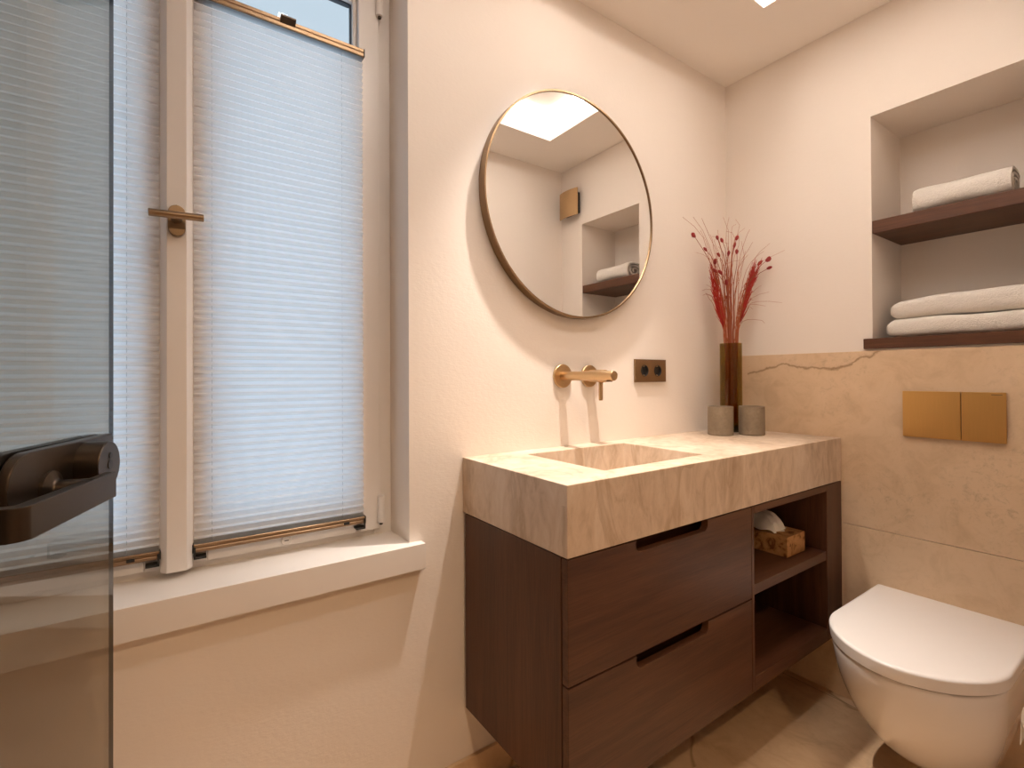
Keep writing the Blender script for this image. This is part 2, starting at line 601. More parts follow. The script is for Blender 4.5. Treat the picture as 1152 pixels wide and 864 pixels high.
make_sash(-0.441, XM - 0.0015)
bm = new_bm()
prism(bm, [(-0.0285, 1.289), (-0.0285, 1.272), (-0.0190, 1.2575), (-0.0170, 1.2560), (0.0170, 1.2560), (0.0190, 1.2575), (0.0285, 1.272), (0.0285, 1.289)], lambda a, b, h: (XM + a, b, h), 0.719, 2.225)
obj('meeting_stile', bm, 'frame', win, angle=25)
def make_hinge(x, z0, z1):
    bm = new_bm()
    lathe(bm, (x, 1.283, z0), (0, 0, 1), [(0, 0.006), (0.002, 0.009), (z1 - z0 - 0.002, 0.009), (z1 - z0, 0.006)], 16)
    h = obj('hinge', bm, 'frame', win)
    bm = new_bm()
    lathe(bm, (x, 1.283, z0 - 0.005), (0, 0, 1), [(0, 0.0045), (0.006, 0.0045)], 12)
    obj('hinge_pin', bm, 'gun', h)
for hx in (0.466, -0.441):
    make_hinge(hx, 0.738, 0.811)
    make_hinge(hx, 2.104, 2.172)
h = bpy.data.objects.new('window_handle', None)
COL.objects.link(h); h.parent = win
h.location = Vector((XM, 1.256, 1.463)) - Vector(win.location)
bm = new_bm()
prism(bm, rrect(XM - 0.0155, XM + 0.0155, 1.428, 1.4935, 0.0154, 8), lambda a, b, hh: (a, hh, b), 1.246, 1.256, 0.002)
obj('rosette', bm, 'handle', h)
bm = new_bm()
lathe(bm, (XM, 1.248, 1.4635), (0, -1, 0), [(0, 0.011), (0.006, 0.009), (0.03, 0.009)], 20)
lathe(bm, (-0.0350, 1.217, 1.4615), (0.0945, 0, 0.0040), [(0, 0.0066), (0.001, 0.0076), (0.0935, 0.0076), (0.0945, 0.0066)], 20)
obj('handle_bar', bm, 'handle', h)
bm = new_bm()
SY = 1.154
poly = [(-0.507, SY), (0.5365, SY), (0.5365, YB - 0.0005), (WX1 - 0.0005, YB - 0.0005), (WX1 - 0.0005, 1.33), (WX0 + 0.0005, 1.33), (WX0 + 0.0005, YB - 0.0005), (-0.507, YB - 0.0005)]
prism(bm, poly, lambda a, b, hh: (a, b, hh), 0.6385, 0.7040, 0.002)
o = obj('window_sill', bm, 'lacquer', win, angle=30)

# ------------------------------------------------------------------ ceiling lights
cl = thing('ceiling_light', 'large rectangular recess in the ceiling glowing with warm white light strips', 'light', ((RX0 + RX1) / 2, (RY0 + RY1) / 2, ZC))
def strip(x0, x1, y0, y1):
    bm = new_bm()
    box(bm, x0, x1, y0, y1, RZ - 0.022, RZ - 0.0005, 0.002, 1)
    obj('light_strip', bm, 'cove', cl)
strip(RX0 + 0.001, RX1 - 0.001, RY0 + 0.001, RY0 + 0.060)
strip(RX0 + 0.001, RX1 - 0.001, RY1 - 0.060, RY1 - 0.001)
strip(RX0 + 0.001, RX0 + 0.060, RY0 + 0.061, RY1 - 0.061)
strip(RX1 - 0.060, RX1 - 0.001, RY0 + 0.061, RY1 - 0.061)

def downlight(x, y, z, label, power, angle, blend, radius=0.02, color=LAMP):
    t = thing('downlight', label, 'light', (x, y, z))
    bm = new_bm()
    prof = [(0.0, 0.044), (0.003, 0.044), (0.004, 0.041), (0.004, 0.036), (0.0, 0.034)]
    d = [(-p, r) for p, r in prof]
    lathe(bm, (x, y, z), (0, 0, 1), d, 32, cap=False)
    obj('trim_ring', bm, 'lacquer', t)
    bm = new_bm()
    lathe(bm, (x, y, z), (0, 0, 1), [(-0.0015, 0.0), (-0.0015, 0.034)], 24, cap=False)
    obj('lens', bm, 'lens', t)
    L = bpy.data.lights.new('downlight_beam', 'SPOT')
    L.energy = power
    L.color = color
    L.spot_size = math.radians(angle)
    L.spot_blend = blend
    L.shadow_soft_size = radius
    lo = bpy.data.objects.new('downlight_beam', L)
    COL.objects.link(lo)
    lo.parent = t
    lo.location = (0, 0, -0.03)
    return t
downlight(0.965, 0.972, ZC, 'small round recessed spotlight in the ceiling above the round mirror', SPOT_POWER, 69, 1.0)
downlight(0.2, -0.75, ZC, 'unseen fill spotlight added in the ceiling of the hallway behind the doorway', HALL_FILL_POWER, 150, 0.6, 0.05, HALL_FILL)  # unseen lamp, added behind the camera to fill the lower room

# ------------------------------------------------------------------ vanity counter and cabinet
X0, Y0, ZT, ZB = 0.658, 0.748, 0.9080, 0.7580
bm = new_bm()
def quad_ring(xa, xb, ya, yb, z):
    return [Vector((xa, ya, z)), Vector((xb, ya, z)), Vector((xb, yb, z)), Vector((xa, yb, z))]
XE = XC - 0.0008
out_b, out_t = quad_ring(X0, XE, Y0, YB - 0.0008, ZB), quad_ring(X0, XE, Y0, YB - 0.0008, ZT)
in_t, in_b = quad_ring(0.832, 1.229, 0.815, 1.114, ZT), quad_ring(0.840, 1.221, 0.823, 1.106, ZT - 0.115)
R = [[bm.verts.new(p) for p in q] for q in (out_b, out_t, in_t, in_b)]
for a, b in zip(R, R[1:]):
    for i in range(4):
        j = (i + 1) % 4
        bm.faces.new((a[i], a[j], b[j], b[i]))
bm.faces.new(R[0]); bm.faces.new(R[3])
bmesh.ops.bevel(bm, geom=bm.edges[:], offset=0.0022, segments=2, profile=0.5, affect='EDGES')
top = obj('stone_countertop', bm, 'stone_top', angle=60)
tag(top, 'thick beige stone countertop with carved rectangular basin on the dark wood cabinet', 'countertop')
bm = new_bm()
box(bm, 0.93, 1.11, 1.040, 1.050, ZT - 0.1155, ZT - 0.1135, 0.0008, 1)
tag(obj('drain_slot', bm, 'bronze', top), 'bronze drain slot in the basin')

vc = thing('vanity_cabinet', 'dark oak wall-hung cabinet with two drawers and an open shelf bay under the stone countertop', 'cabinet', (1.28, YB, 0.230))
CT, CB = ZB - 0.002, 0.230
YK = YB - 0.0125
bm = new_bm()
box(bm, X0 + 0.001, X0 + 0.020, 0.7705, YK, CB, CT, 0.001, 1)
obj('side_panel', bm, 'wood_z', vc)
bm = new_bm()
box(bm, 1.8225, XE, Y0 + 0.001, YK, CB, CT, 0.001, 1)
obj('side_panel', bm, 'wood_z', vc)
bm = new_bm()
box(bm, 1.3505, 1.3625, Y0 + 0.001, YK, CB, CT, 0.0008, 1)
obj('divider', bm, 'wood_z', vc)
bm = new_bm()
box(bm, 1.3630, 1.8220, Y0 + 0.001, YK - 0.014, CB, 0.272, 0.0008, 1)
box(bm, X0 + 0.021, 1.350, 0.772, YK, CB, 0.245, 0.0008, 1)
obj('bottom_panel', bm, 'wood_x', vc)
bm = new_bm()
box(bm, 1.3630, 1.8220, Y0 + 0.001, YK, 0.7350, CT, 0.0008, 1)
obj('top_rail', bm, 'wood_x', vc)
bm = new_bm()
box(bm, 1.3630, 1.8220, YK - 0.012, YK, CB, 0.734, 0.0005, 1)
obj('back_panel', bm, 'wood_x', vc)
bm = new_bm()
box(bm, 1.3630, 1.8220, Y0 + 0.004, YK - 0.013, 0.5015, 0.5315, 0.0008, 1)
shelf = obj('shelf', bm, 'wood_x', vc)
def drawer(z0, z1, nz):
    x0, x1, n0, n1, r = X0 + 0.0015, 1.3480, 0.8645, 1.1395, 0.014
    poly = [(x0, z0), (x1, z0), (x1, z1), (n1, z1)]
    for i in range(7):
        t = math.radians(0 - 90 * i / 6)
        poly.append((n1 - r + r * math.cos(t), nz + r + r * math.sin(t)))
    for i in range(7):
        t = math.radians(270 - 90 * i / 6)
        poly.append((n0 + r + r * math.cos(t), nz + r + r * math.sin(t)))
    poly += [(n0, z1), (x0, z1)]
    d = thing('drawer', None, None, (0, 0, 0))
    d.parent = vc
    d.location = Vector((1.0, Y0, z0)) - Vector(vc.location)
    bm = new_bm()
    prism(bm, poly, lambda a, b, h: (a, h, b), Y0 + 0.0008, Y0 + 0.0195, 0.0008, 1)
    obj('drawer_front', bm, 'wood_x', d, angle=30)
    bm = new_bm()
    zt = nz - 0.012
    box(bm, x0 + 0.03, x0 + 0.042, Y0 + 0.055, YK - 0.03, z0 + 0.03, zt)
    box(bm, 1.332, 1.344, Y0 + 0.055, YK - 0.03, z0 + 0.03, zt)
    box(bm, x0 + 0.042, 1.332, Y0 + 0.055, Y0 + 0.067, z0 + 0.03, z1 - 0.004)
    box(bm, x0 + 0.042, 1.332, YK - 0.042, YK - 0.03, z0 + 0.03, zt)
    box(bm, x0 + 0.042, 1.332, Y0 + 0.067, YK - 0.042, z0 + 0.03, z0 + 0.040)
    box(bm, x0 + 0.20, x0 + 0.26, Y0 + 0.0195, Y0 + 0.055, z0 + 0.05, z0 + 0.09)
    box(bm, 1.10, 1.16, Y0 + 0.0195, Y0 + 0.055, z0 + 0.05, z0 + 0.09)
    obj('drawer_box', bm, 'wood_x', d)
drawer(0.4980, CT - 0.001, 0.7280)
drawer(CB, 0.4938, 0.4645)

# ------------------------------------------------------------------ mirror
MX, MZ, MR = 1.070, 1.6695, 0.3565
mi = thing('round_mirror', 'large round wall mirror with thin bronze rim above the basin', 'mirror', (MX, YB, MZ))
bm = new_bm()
yb, yf = 0.0006, 0.0310
lathe(bm, (MX, YB, MZ), (0, -1, 0), [(yb, MR - 0.02), (yb, MR - 0.0005), (yf - 0.001, MR), (yf, MR - 0.001), (yf, MR - 0.0055), (yf - 0.001, MR - 0.0062), (yf - 0.006, MR - 0.0062), (yf - 0.006, MR - 0.02), (yb, MR - 0.02)], 160, cap=False)
obj('frame', bm, 'bronze', mi, angle=30)
bm = new_bm()
lathe(bm, (MX, YB, MZ), (0, -1, 0), [(yf - 0.0062, MR - 0.0065), (yf - 0.0038, MR - 0.0065)], 160)
obj('mirror_glass', bm, 'mirror', mi, angle=30)

# ------------------------------------------------------------------ tap
tp = thing('wall_tap', 'brushed brass wall-mounted basin tap with round rosettes below the mirror', 'tap', (1.075, YB, 1.1293))
bm = new_bm()
lathe(bm, (1.0185, YB, 1.1293), (0, -1, 0), [(0.0005, 0.0372), (0.007, 0.0372), (0.008, 0.0362), (0.008, 0.0)], 48)
obj('spout_rosette', bm, 'brass', tp)
bm = new_bm()
lathe(bm, (1.0185, YB - 0.008, 1.1293), (0, -1, 0), [(0, 0.0142), (0.214, 0.0142), (0.216, 0.0132), (0.216, 0.0)], 32)
sp = obj('spout', bm, 'brass', tp)
bm = new_bm()
lathe(bm, (1.0185, 0.975, 1.1163), (0, 0, -1), [(0, 0.0085), (0.004, 0.0085), (0.004, 0.006), (0.001, 0.006)], 20)
obj('aerator', bm, 'bronze', sp)
bm = new_bm()
lathe(bm, (1.1345, YB, 1.1290), (0, -1, 0), [(0.0005, 0.0362), (0.007, 0.0362), (0.008, 0.0352), (0.008, 0.0)], 48)
obj('valve_rosette', bm, 'brass', tp)
bm = new_bm()
lathe(bm, (1.1345, YB - 0.008, 1.1290), (0, -1, 0), [(0, 0.0190), (0.036, 0.0190), (0.037, 0.0182), (0.038, 0.0205), (0.067, 0.0205), (0.069, 0.0195), (0.069, 0.0)], 32)
vb = obj('valve_body', bm, 'brass', tp)
bm = new_bm()
lathe(bm, (1.1345, 1.124, 1.1160), (0, 0, -1), [(-0.006, 0.0070), (0.064, 0.0070), (0.0655, 0.0060), (0.0655, 0.0)], 20)
obj('lever_pin', bm, 'brass', vb)

# ------------------------------------------------------------------ socket
so = thing('double_socket', 'bronze double power socket with two black round inserts on the wall right of the tap', 'socket', (1.440, YB, 1.1473))
bm = new_bm()
for sx, xa, xb in ((1.404, 1.3562, 1.4400), (1.476, 1.4400, 1.5242)):
    za, zb, cz, rr = 1.1062, 1.1884, 1.1473, 0.0205
    angs = sorted([2 * math.pi * i / 36 for i in range(36)] + [math.atan2(z - cz, x - sx) % (2 * math.pi) for x in (xa, xb) for z in (za, zb)])
    loops = []
    for y, kind in ((1.1795, 1), (1.1718, 1), (1.1710, 2), (1.1710, 0), (1.1795, 0)):
        lp = []
        for t in angs:
            c, q = math.cos(t), math.sin(t)
            k = min(((xb - sx) / c if c > 1e-9 else (xa - sx) / c if c < -1e-9 else 9), ((zb - cz) / q if q > 1e-9 else (za - cz) / q if q < -1e-9 else 9))
            if kind == 2:
                k -= 0.0008
            if kind == 0:
                k = rr
            lp.append((sx + c * k, y, cz + q * k))
        loops.append(lp)
    loft(bm, loops, False, False)
bmesh.ops.remove_doubles(bm, verts=bm.verts[:], dist=0.00001)
obj('cover_plate', bm, 'bronze', so, angle=30)
for sx in (1.404, 1.476):
    bm = new_bm()
    lathe(bm, (sx, 1.1712, 1.1473), (0, -1, 0), [(-0.0079, 0.0204), (0.0008, 0.0204), (0.0010, 0.0196), (0.0004, 0.0188), (-0.0070, 0.0182), (-0.0070, 0.0)], 36)
    ins = obj('socket_insert', bm, 'black', so)
    for dz in (-0.0165, 0.0165):
        bm = new_bm()
        box(bm, sx - 0.002, sx + 0.002, 1.1722, 1.1780, 1.1473 + dz - 0.002, 1.1473 + dz + 0.002, 0.0005, 1)
        obj('earth_contact', bm, 'brass', ins)

# ------------------------------------------------------------------ flush plate
fp = thing('flush_plate', 'brass rectangular flush plate of two buttons on the stone wall above the toilet', 'flush plate', (XC, 0.449, 1.004))
bm = new_bm()
box(bm, XC - 0.006, XC - 0.0003, 0.332, 0.565, 0.936, 1.073, 0.001, 1)
obj('back_frame', bm, 'bronze', fp)
bm = new_bm()
box(bm, XC - 0.012, XC - 0.0062, 0.4277, 0.5678, 0.932, 1.0765, 0.0012, 2)
obj('large_button', bm, 'plate', fp)
bm = new_bm()
box(bm, XC - 0.012, XC - 0.0062, 0.3302, 0.4257, 0.932, 1.0765, 0.0012, 2)
sb = obj('small_button', bm, 'plate', fp)
bm = new_bm()
box(bm, XC - 0.0126, XC - 0.0119, 0.3375, 0.3605, 1.0685, 1.0705, 0.0002, 1)
tag(obj('maker_mark', bm, 'bronze', sb), 'tiny dark engraved mark in the top corner')

# ------------------------------------------------------------------ toilet
TY = 0.458
def dshape(hw, L, rf, p=2.5, n=40, x0=None):
    pts = [(0.0, hw), ]
    for i in range(6):
        pts.append(((L - rf) * (i + 1) / 7, hw))
    for i in range(n + 1):
        t = math.pi / 2 - math.pi * i / n
        c, s = math.cos(t), math.sin(t)
        pts.append((L - rf + rf * abs(c) ** (2 / p), hw * math.copysign(abs(s) ** (2 / p), s)))
    for i in range(6):
        pts.append(((L - rf) * (6 - i) / 7, -hw))
    pts.append((0.0, -hw))
    return pts
def ring(sec, z):
    return [(XC - 0.0006 - a, TY + b, z) for a, b in sec]
to = thing('toilet', 'white wall-hung toilet with closed D-shaped lid', 'toilet', (XC, TY, 0.0))
bm = new_bm()
SEC = [(0.392, 0.178, 0.510, 0.19, 1.9), (0.386, 0.181, 0.513, 0.19, 1.9), (0.36, 0.179, 0.508, 0.19, 1.9), (0.33, 0.178, 0.499, 0.19, 1.9), (0.29, 0.174, 0.485, 0.19, 1.9), (0.25, 0.168, 0.462, 0.19, 1.95), (0.21, 0.161, 0.434, 0.185, 2.0), (0.17, 0.150, 0.400, 0.18, 2.0), (0.135, 0.141, 0.366, 0.17, 2.05), (0.105, 0.132, 0.332, 0.16, 2.1), (0.086, 0.122, 0.302, 0.15, 2.1), (0.076, 0.108, 0.272, 0.14, 2.1), (0.073, 0.090, 0.240, 0.13, 2.1)]
loft(bm, [ring(dshape(hw, L, rf, p), z) for z, hw, L, rf, p in SEC])
obj('bowl', bm, 'ceramic', to, angle=60)
bm = new_bm()
lid = [(0.3955, 0.183, 0.515), (0.3975, 0.186, 0.518), (0.4240, 0.188, 0.521), (0.4280, 0.187, 0.520), (0.4305, 0.184, 0.517), (0.4315, 0.179, 0.512)]
loft(bm, [ring(dshape(hw, L, 0.195, 1.85), z) for z, hw, L in lid])
obj('lid', bm, 'seat', to, angle=50)
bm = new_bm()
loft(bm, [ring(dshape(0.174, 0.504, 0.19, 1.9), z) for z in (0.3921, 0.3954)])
tag(obj('lid_gap_shade', bm, 'gasket', to), 'thin dark layer standing in for the shadow gap under the lid')  # dark sheet in place of the shade between bowl and lid

# ------------------------------------------------------------------ niche shelves and towels
bm = new_bm()
box(bm, XR + 0.001, NX - 0.0008, NY0 + 0.0008, NY1 - 0.0008, 1.6060, 1.6480, 0.001, 1)
tag(obj('wall_shelf', bm, 'wood_y', base=(2.06, 0.45, 1.627)), 'upper dark wood shelf across the wall niche, with one rolled towel', 'shelf')
bm = new_bm()
poly = [(XC - 0.003, 0.215), (XC - 0.003, 0.6770), (XR - 0.0008, 0.6770), (XR - 0.0008, NY1 - 0.0008), (NX - 0.0008, NY1 - 0.0008), (NX - 0.0008, NY0 + 0.0008), (XR - 0.0008, NY0 + 0.0008), (XR - 0.0008, 0.215)]
prism(bm, poly, lambda a, b, h: (a, b, h), 1.2162, NZ0, 0.001, 1)
tag(obj('wall_shelf', bm, 'wood_y', base=(2.04, 0.45, 1.23), angle=30), 'lower dark wood shelf on the stone edge, at the base of the wall niche', 'shelf')

def soften(bm, amp, sc, seed):
    for v in bm.verts:
        q = v.co * sc + Vector((seed, seed * 2.3, seed * 0.7))
        v.co += Vector((noise.noise(q), noise.noise(q + Vector((9, 3, 1))) * 0.6, noise.noise(q + Vector((2, 7, 5))))) * amp

def spiral_profile(w, h, thick, turns, n=110):
    """flattened rolled sheet cross-section (x deep, z high) as a closed outline"""
    outer, inner = [], []
    for i in range(n + 1):
        f = i / n
        t = 2 * math.pi * turns * f
        r = 1 - f * 0.80
        for lst, k in ((outer, 1.0), (inner, 1.0)):
            pass
        c, s = math.cos(t + 0.6), math.sin(t + 0.6)
        sx = math.copysign(abs(c) ** 0.72, c)
        sz = math.copysign(abs(s) ** 0.85, s)
        a, b = w / 2 * r, h / 2 * r
        outer.append((sx * a, sz * b))
        a2, b2 = max(a - thick, 0.002), max(b - thick, 0.002)
        inner.append((sx * a2, sz * b2))
    return outer + inner[::-1]

def rolled_towel(x, y0, y1, z, w, h):
    bm = new_bm()
    pr = spiral_profile(w, h, 0.0085, 2.6)
    N = 30
    rings = []
    for k in range(N + 1):
        f = k / N
        y = y0 + (y1 - y0) * f
        e = min(f, 1 - f) * N
        sc = 1.0 - 0.05 * max(0, 1 - e / 1.5)
        rings.append([(x + a * sc, y, z + h / 2 + b * sc) for a, b in pr])
    loft(bm, rings)
    bmesh.ops.recalc_face_normals(bm, faces=bm.faces[:])
    soften(bm, 0.0035, 14, 3.0)
    zm = min(v.co.z for v in bm.verts)
    bmesh.ops.translate(bm, verts=bm.verts[:], vec=(0, 0, z - zm + 0.0006))
    return bm
o = obj('rolled_towel', rolled_towel(2.030, 0.322, 0.552, 1.6480, 0.138, 0.097), 'towel', base=(2.03, 0.43, 1.648), angle=70)
tag(o, 'white terry towel rolled up on the upper shelf', 'towel')

def folded_towel(x0, x1, y0, y1, z0, h, layers, seed, sag):
    """a towel folded over at the front: rounded front fold, layer grooves at the back"""
    bm = new_bm()
    w = x1 - x0
    pr = []
    nf = 16
    for i in range(nf + 1):                      # front rounded fold, bottom to top
        t = -math.pi / 2 - math.pi * i / nf
        c, s = math.cos(t), math.sin(t)
        g = 0.0
        pr.append((0.026 + 0.026 * math.copysign(abs(c) ** 0.8, c) + g, h / 2 + h / 2 * math.copysign(abs(s) ** 0.7, s)))
    for i in range(1, 9):
        pr.append((0.026 + (w - 0.03) * i / 8, h))
    nb = layers * 8
    for i in range(1, nb):
        f = i / nb
        pr.append((w - 0.006 + 0.005 * abs(math.sin(math.pi * layers * f)), h * (1 - f)))
    for i in range(9):
        pr.append((w - 0.004 - (w - 0.03) * i / 8, 0.0))
    N = 44
    rings = []
    for k in range(N + 1):
        f = k / N
        y = y0 + (y1 - y0) * f
        e = min((y - y0), (y1 - y)) / 0.03
        q = max(0.0, 1 - e)
        sc = 1 - 0.42 * q ** 2.2
        dz = sag(f)
        rings.append([(x0 + a + (0.010 * q * q if a < w / 2 else -0.004 * q), y, z0 + h * 0.42 * (1 - sc) + b * sc * (1 + dz)) for a, b in pr])
    loft(bm, rings)
    bmesh.ops.recalc_face_normals(bm, faces=bm.faces[:])
    soften(bm, 0.0045, 9, seed)
    zm = min(v.co.z for v in bm.verts)
    for v in bm.verts:
        v.co.z = max(v.co.z - zm - 0.0012, 0.0) + z0 + 0.0004
    return bm
bm = folded_towel(1.958, 2.190, 0.245, 0.622, NZ0, 0.060, 2, 1.0, lambda f: 0.02 * math.sin(5 * f))
o = obj('folded_towel', bm, 'towel', base=(2.04, 0.43, NZ0), angle=70)
tag(o, 'white folded towel lying directly on the lower shelf, bottom of the pair', 'towel', 'folded towels on the lower shelf')
def sag2(f):
    return 0.14 - 0.42 * max(0.0, f - 0.45) ** 1.2
bm = folded_towel(1.962, 2.188, 0.248, 0.612, NZ0 + 0.0625, 0.060, 2, 4.0, sag2)
o = obj('folded_towel', bm, 'towel', base=(2.04, 0.43, NZ0 + 0.0625), angle=70)
tag(o, 'white folded towel lying on top of another one on the lower shelf', 'towel', 'folded towels on the lower shelf')

# ------------------------------------------------------------------ fan cover (seen in the mirror)
fn = thing('fan_cover', 'square brass fan cover high on the right wall, seen in the round mirror', 'fan cover', (XR, 0.160, 2.13))
bm = new_bm()
box(bm, 1.915, XR - 0.0004, 0.110, 0.222, 2.072, 2.192, 0.002, 1)
obj('fan_housing', bm, 'black', fn)
bm = new_bm()
pts = []
for i in range(13):
    f = i / 12
    pts.append((0.090 + 0.152 * f, 1.892 + 0.012 * (2 * f - 1) ** 2))
back = [(y, x + 0.005) for y, x in reversed(pts)]
prism(bm, pts + back, lambda a, b, h: (b, a, h), 2.054, 2.208, 0.0008, 1)
box(bm, 1.9085, 1.9152, 0.132, 0.200, 2.10, 2.165)
obj('fan_face', bm, 'brass', fn, angle=30)

# ------------------------------------------------------------------ things on the countertop
VX, VY = 1.818, 1.088
va = thing('glass_vase', 'tall olive brown glass cylinder vase holding red dried flowers in the counter corner', 'vase', (VX, VY, ZT))
bm = new_bm()
lathe(bm, (VX, VY, ZT + 0.0004), (0, 0, 1), [(0.024, 0.0), (0.024, 0.0408), (0.346, 0.0408), (0.347, 0.0395), (0.346, 0.0385), (0.026, 0.0385), (0.026, 0.0)], 48)
obj('vase_wall', bm, 'vase', va)
bm = new_bm()
lathe(bm, (VX, VY, ZT + 0.0004), (0, 0, 1), [(0, 0.0), (0, 0.0395), (0.002, 0.0408), (0.0238, 0.0408), (0.0238, 0.0)], 48)
tag(obj('vase_base', bm, 'vase_base', va), 'thick dark glass base')

def cup(x, y, r, h, label):
    bm = new_bm()
    z = ZT + 0.0004
    lathe(bm, (x, y, z), (0, 0, 1), [(0, 0), (0, r - 0.003), (0.003, r), (h - 0.0015, r), (h, r - 0.0015), (h - 0.001, r - 0.005), (0.012, r - 0.006), (0.010, 0.0)], 48)
    o = obj('stoneware_tumbler', bm, 'concrete', base=(x, y, z))
    return tag(o, label, 'tumbler', 'stoneware tumblers on the counter')
cup(1.680, 1.048, 0.0445, 0.106, 'grey beige stoneware tumbler on the counter, left of the vase')
cup(1.774, 0.981, 0.0445, 0.106, 'grey beige stoneware tumbler on the counter, right of the vase, before the stone wall')

rnd = random.Random(7)
BUDS = [(1.653, 1.145, 1.67), (1.735, 1.138, 1.627), (1.732, 1.116, 1.573), (1.736, 1.088, 1.663), (1.809, 1.11, 1.667), (1.828, 1.072, 1.669), (1.797, 1.069, 1.636), (1.8, 1.043, 1.609), (1.794, 1.121, 1.61), (1.807, 1.087, 1.612), (1.748, 1.105, 1.539), (1.75, 1.079, 1.529), (1.905, 0.98, 1.578), (1.905, 1.016, 1.573), (1.905, 0.995, 1.548), (1.77, 1.065, 1.489), (1.818, 1.105, 1.44)]
HAIRS = [(1.614, 1.145, 1.742), (1.648, 1.145, 1.738), (1.71, 1.13, 1.738), (1.78, 1.056, 1.745), (1.827, 1.096, 1.754), (1.841, 1.062, 1.743), (1.84, 1.039, 1.693), (1.891, 0.979, 1.633), (1.905, 0.958, 1.606), (1.905, 0.981, 1.481), (1.905, 0.967, 1.407), (1.885, 0.986, 1.329), (1.692, 1.145, 1.449), (1.717, 1.145, 1.444), (1.695, 1.141, 1.608), (1.698, 1.116, 1.481), (1.905, 1.033, 1.394), (1.905, 0.981, 1.452), (1.864, 1.023, 1.65), (1.762, 1.069, 1.681), (1.776, 1.133, 1.684), (1.74, 1.135, 1.598), (1.893, 1.003, 1.52), (1.827, 1.024, 1.645), (1.854, 1.078, 1.713), (1.782, 1.104, 1.707)]
def stalk(tip, bend=0.0, wob=0.0, n=14):
    tip = Vector(tip)
    k = rnd.uniform(0, 6.28)
    base = Vector((VX + 0.022 * math.cos(k), VY + 0.022 * math.sin(k), ZT + 0.032 + rnd.uniform(0, 0.02)))
    d = tip - base
    kx = max(-0.024, min(0.024, d.x * 0.2))
    mouth = Vector((VX + kx, VY + max(-0.024, min(0.024, d.y * 0.2)), 1.262))
    pts = []
    for i in range(n + 1):
        f = i / n
        if f < 0.42:
            g = f / 0.42
            p = base.lerp(mouth, g)
        else:
            g = (f - 0.42) / 0.58
            ctrl = mouth + (mouth - base) * 0.25 + Vector((0, 0, (tip.z - mouth.z) * (0.35 + bend)))
            p = mouth * (1 - g) ** 2 + ctrl * 2 * g * (1 - g) + tip * g * g
            p += Vector((noise.noise(Vector((k * 3, g * 3, 0.5))), noise.noise(Vector((k * 5, g * 3, 4.5))), 0)) * wob * g
        p.x = min(p.x, 1.925); p.y = min(p.y, 1.168)
        pts.append(p)
    return pts
def bud_mesh(p, d, r, l):
    bm = new_bm()
    prof = [(-l * 0.5, 0.0), (-l * 0.4, r * 0.5), (-l * 0.15, r * 0.95), (l * 0.1, r), (l * 0.32, r * 0.7), (l * 0.5, 0.0)]
    lathe(bm, p, d, prof, 10)
    for v in bm.verts:
        v.co += Vector((noise.noise(v.co * 300), noise.noise(v.co * 310 + Vector((4, 4, 4))), noise.noise(v.co * 290 + Vector((8, 1, 2))))) * r * 0.35
    return bm
for i, b in enumerate(BUDS):
    pts = stalk(b, 0.15, 0.02)
    t = thing('dried_flower', 'thin dried stem with a dark red bud standing in the glass vase', 'dried flower', tuple(pts[0]), 'budded red stems in the vase')
    bm = new_bm()
    tube(bm, pts, [0.0015] * (len(pts) - 4) + [0.0013, 0.0012, 0.0011, 0.001], 5)
    obj('stem', bm, 'stem', t)
    big = 1.25 if i in (0, 2, 12, 13) else 1.0
    obj('bud', bud_mesh(pts[-1], pts[-1] - pts[-2], 0.0062 * big * rnd.uniform(0.8, 1.1), 0.023 * big * rnd.uniform(0.85, 1.15)), 'red', t)

def tuft(name_label, path, spread, n):
    pts0 = [Vector(p) for p in path]
    t = thing('dried_grass_tuft', name_label, 'dried grass', (VX, VY, ZT + 0.03))
    bm = new_bm()
    full = [Vector((VX, VY, ZT + 0.035)), Vector((VX, VY, 1.2)).lerp(pts0[-1], 0.3)] + [p for p in reversed(pts0)]
    tube(bm, full, 0.0022, 6)
    obj('stem', bm, 'stem', t)
    bm = new_bm()
    for k in range(n):
        f = 0.22 + 0.78 * rnd.random()
        seg = f * (len(pts0) - 1)
        j = min(int(seg), len(pts0) - 2)
        p = pts0[len(pts0) - 1 - j].lerp(pts0[len(pts0) - 2 - j], seg - j)
        ax = (pts0[0] - pts0[-1]).normalized()
        a = rnd.uniform(0, 6.28)
        _, s, tt = frame_of(ax)
        out = (s * math.cos(a) + tt * math.sin(a))
        L = rnd.uniform(0.05, 0.10)
        q1 = p + ax * L * 0.5 + out * spread * 0.5
        q2 = p + ax * L + out * spread * rnd.uniform(0.5, 1.3)
        for q in (q1, q2):
            q.x = min(q.x, 1.925); q.y = min(q.y, 1.170)
        tube(bm, [p, q1, q2], [0.0011, 0.0010, 0.0006], 4)
    tag(obj('bristles', bm, 'red2', t), None, None, None, 'stuff')
tuft('dense bright red dried grass tuft leaning left in the glass vase', [(1.767, 1.117, 1.488), (1.781, 1.107, 1.356), (1.805, 1.092, 1.262)], 0.016, 210)
tuft('dense bright red dried grass tuft leaning right in the glass vase', [(1.883, 1.035, 1.509), (1.859, 1.052, 1.414), (1.832, 1.082, 1.262)], 0.016, 210)
bm = new_bm()
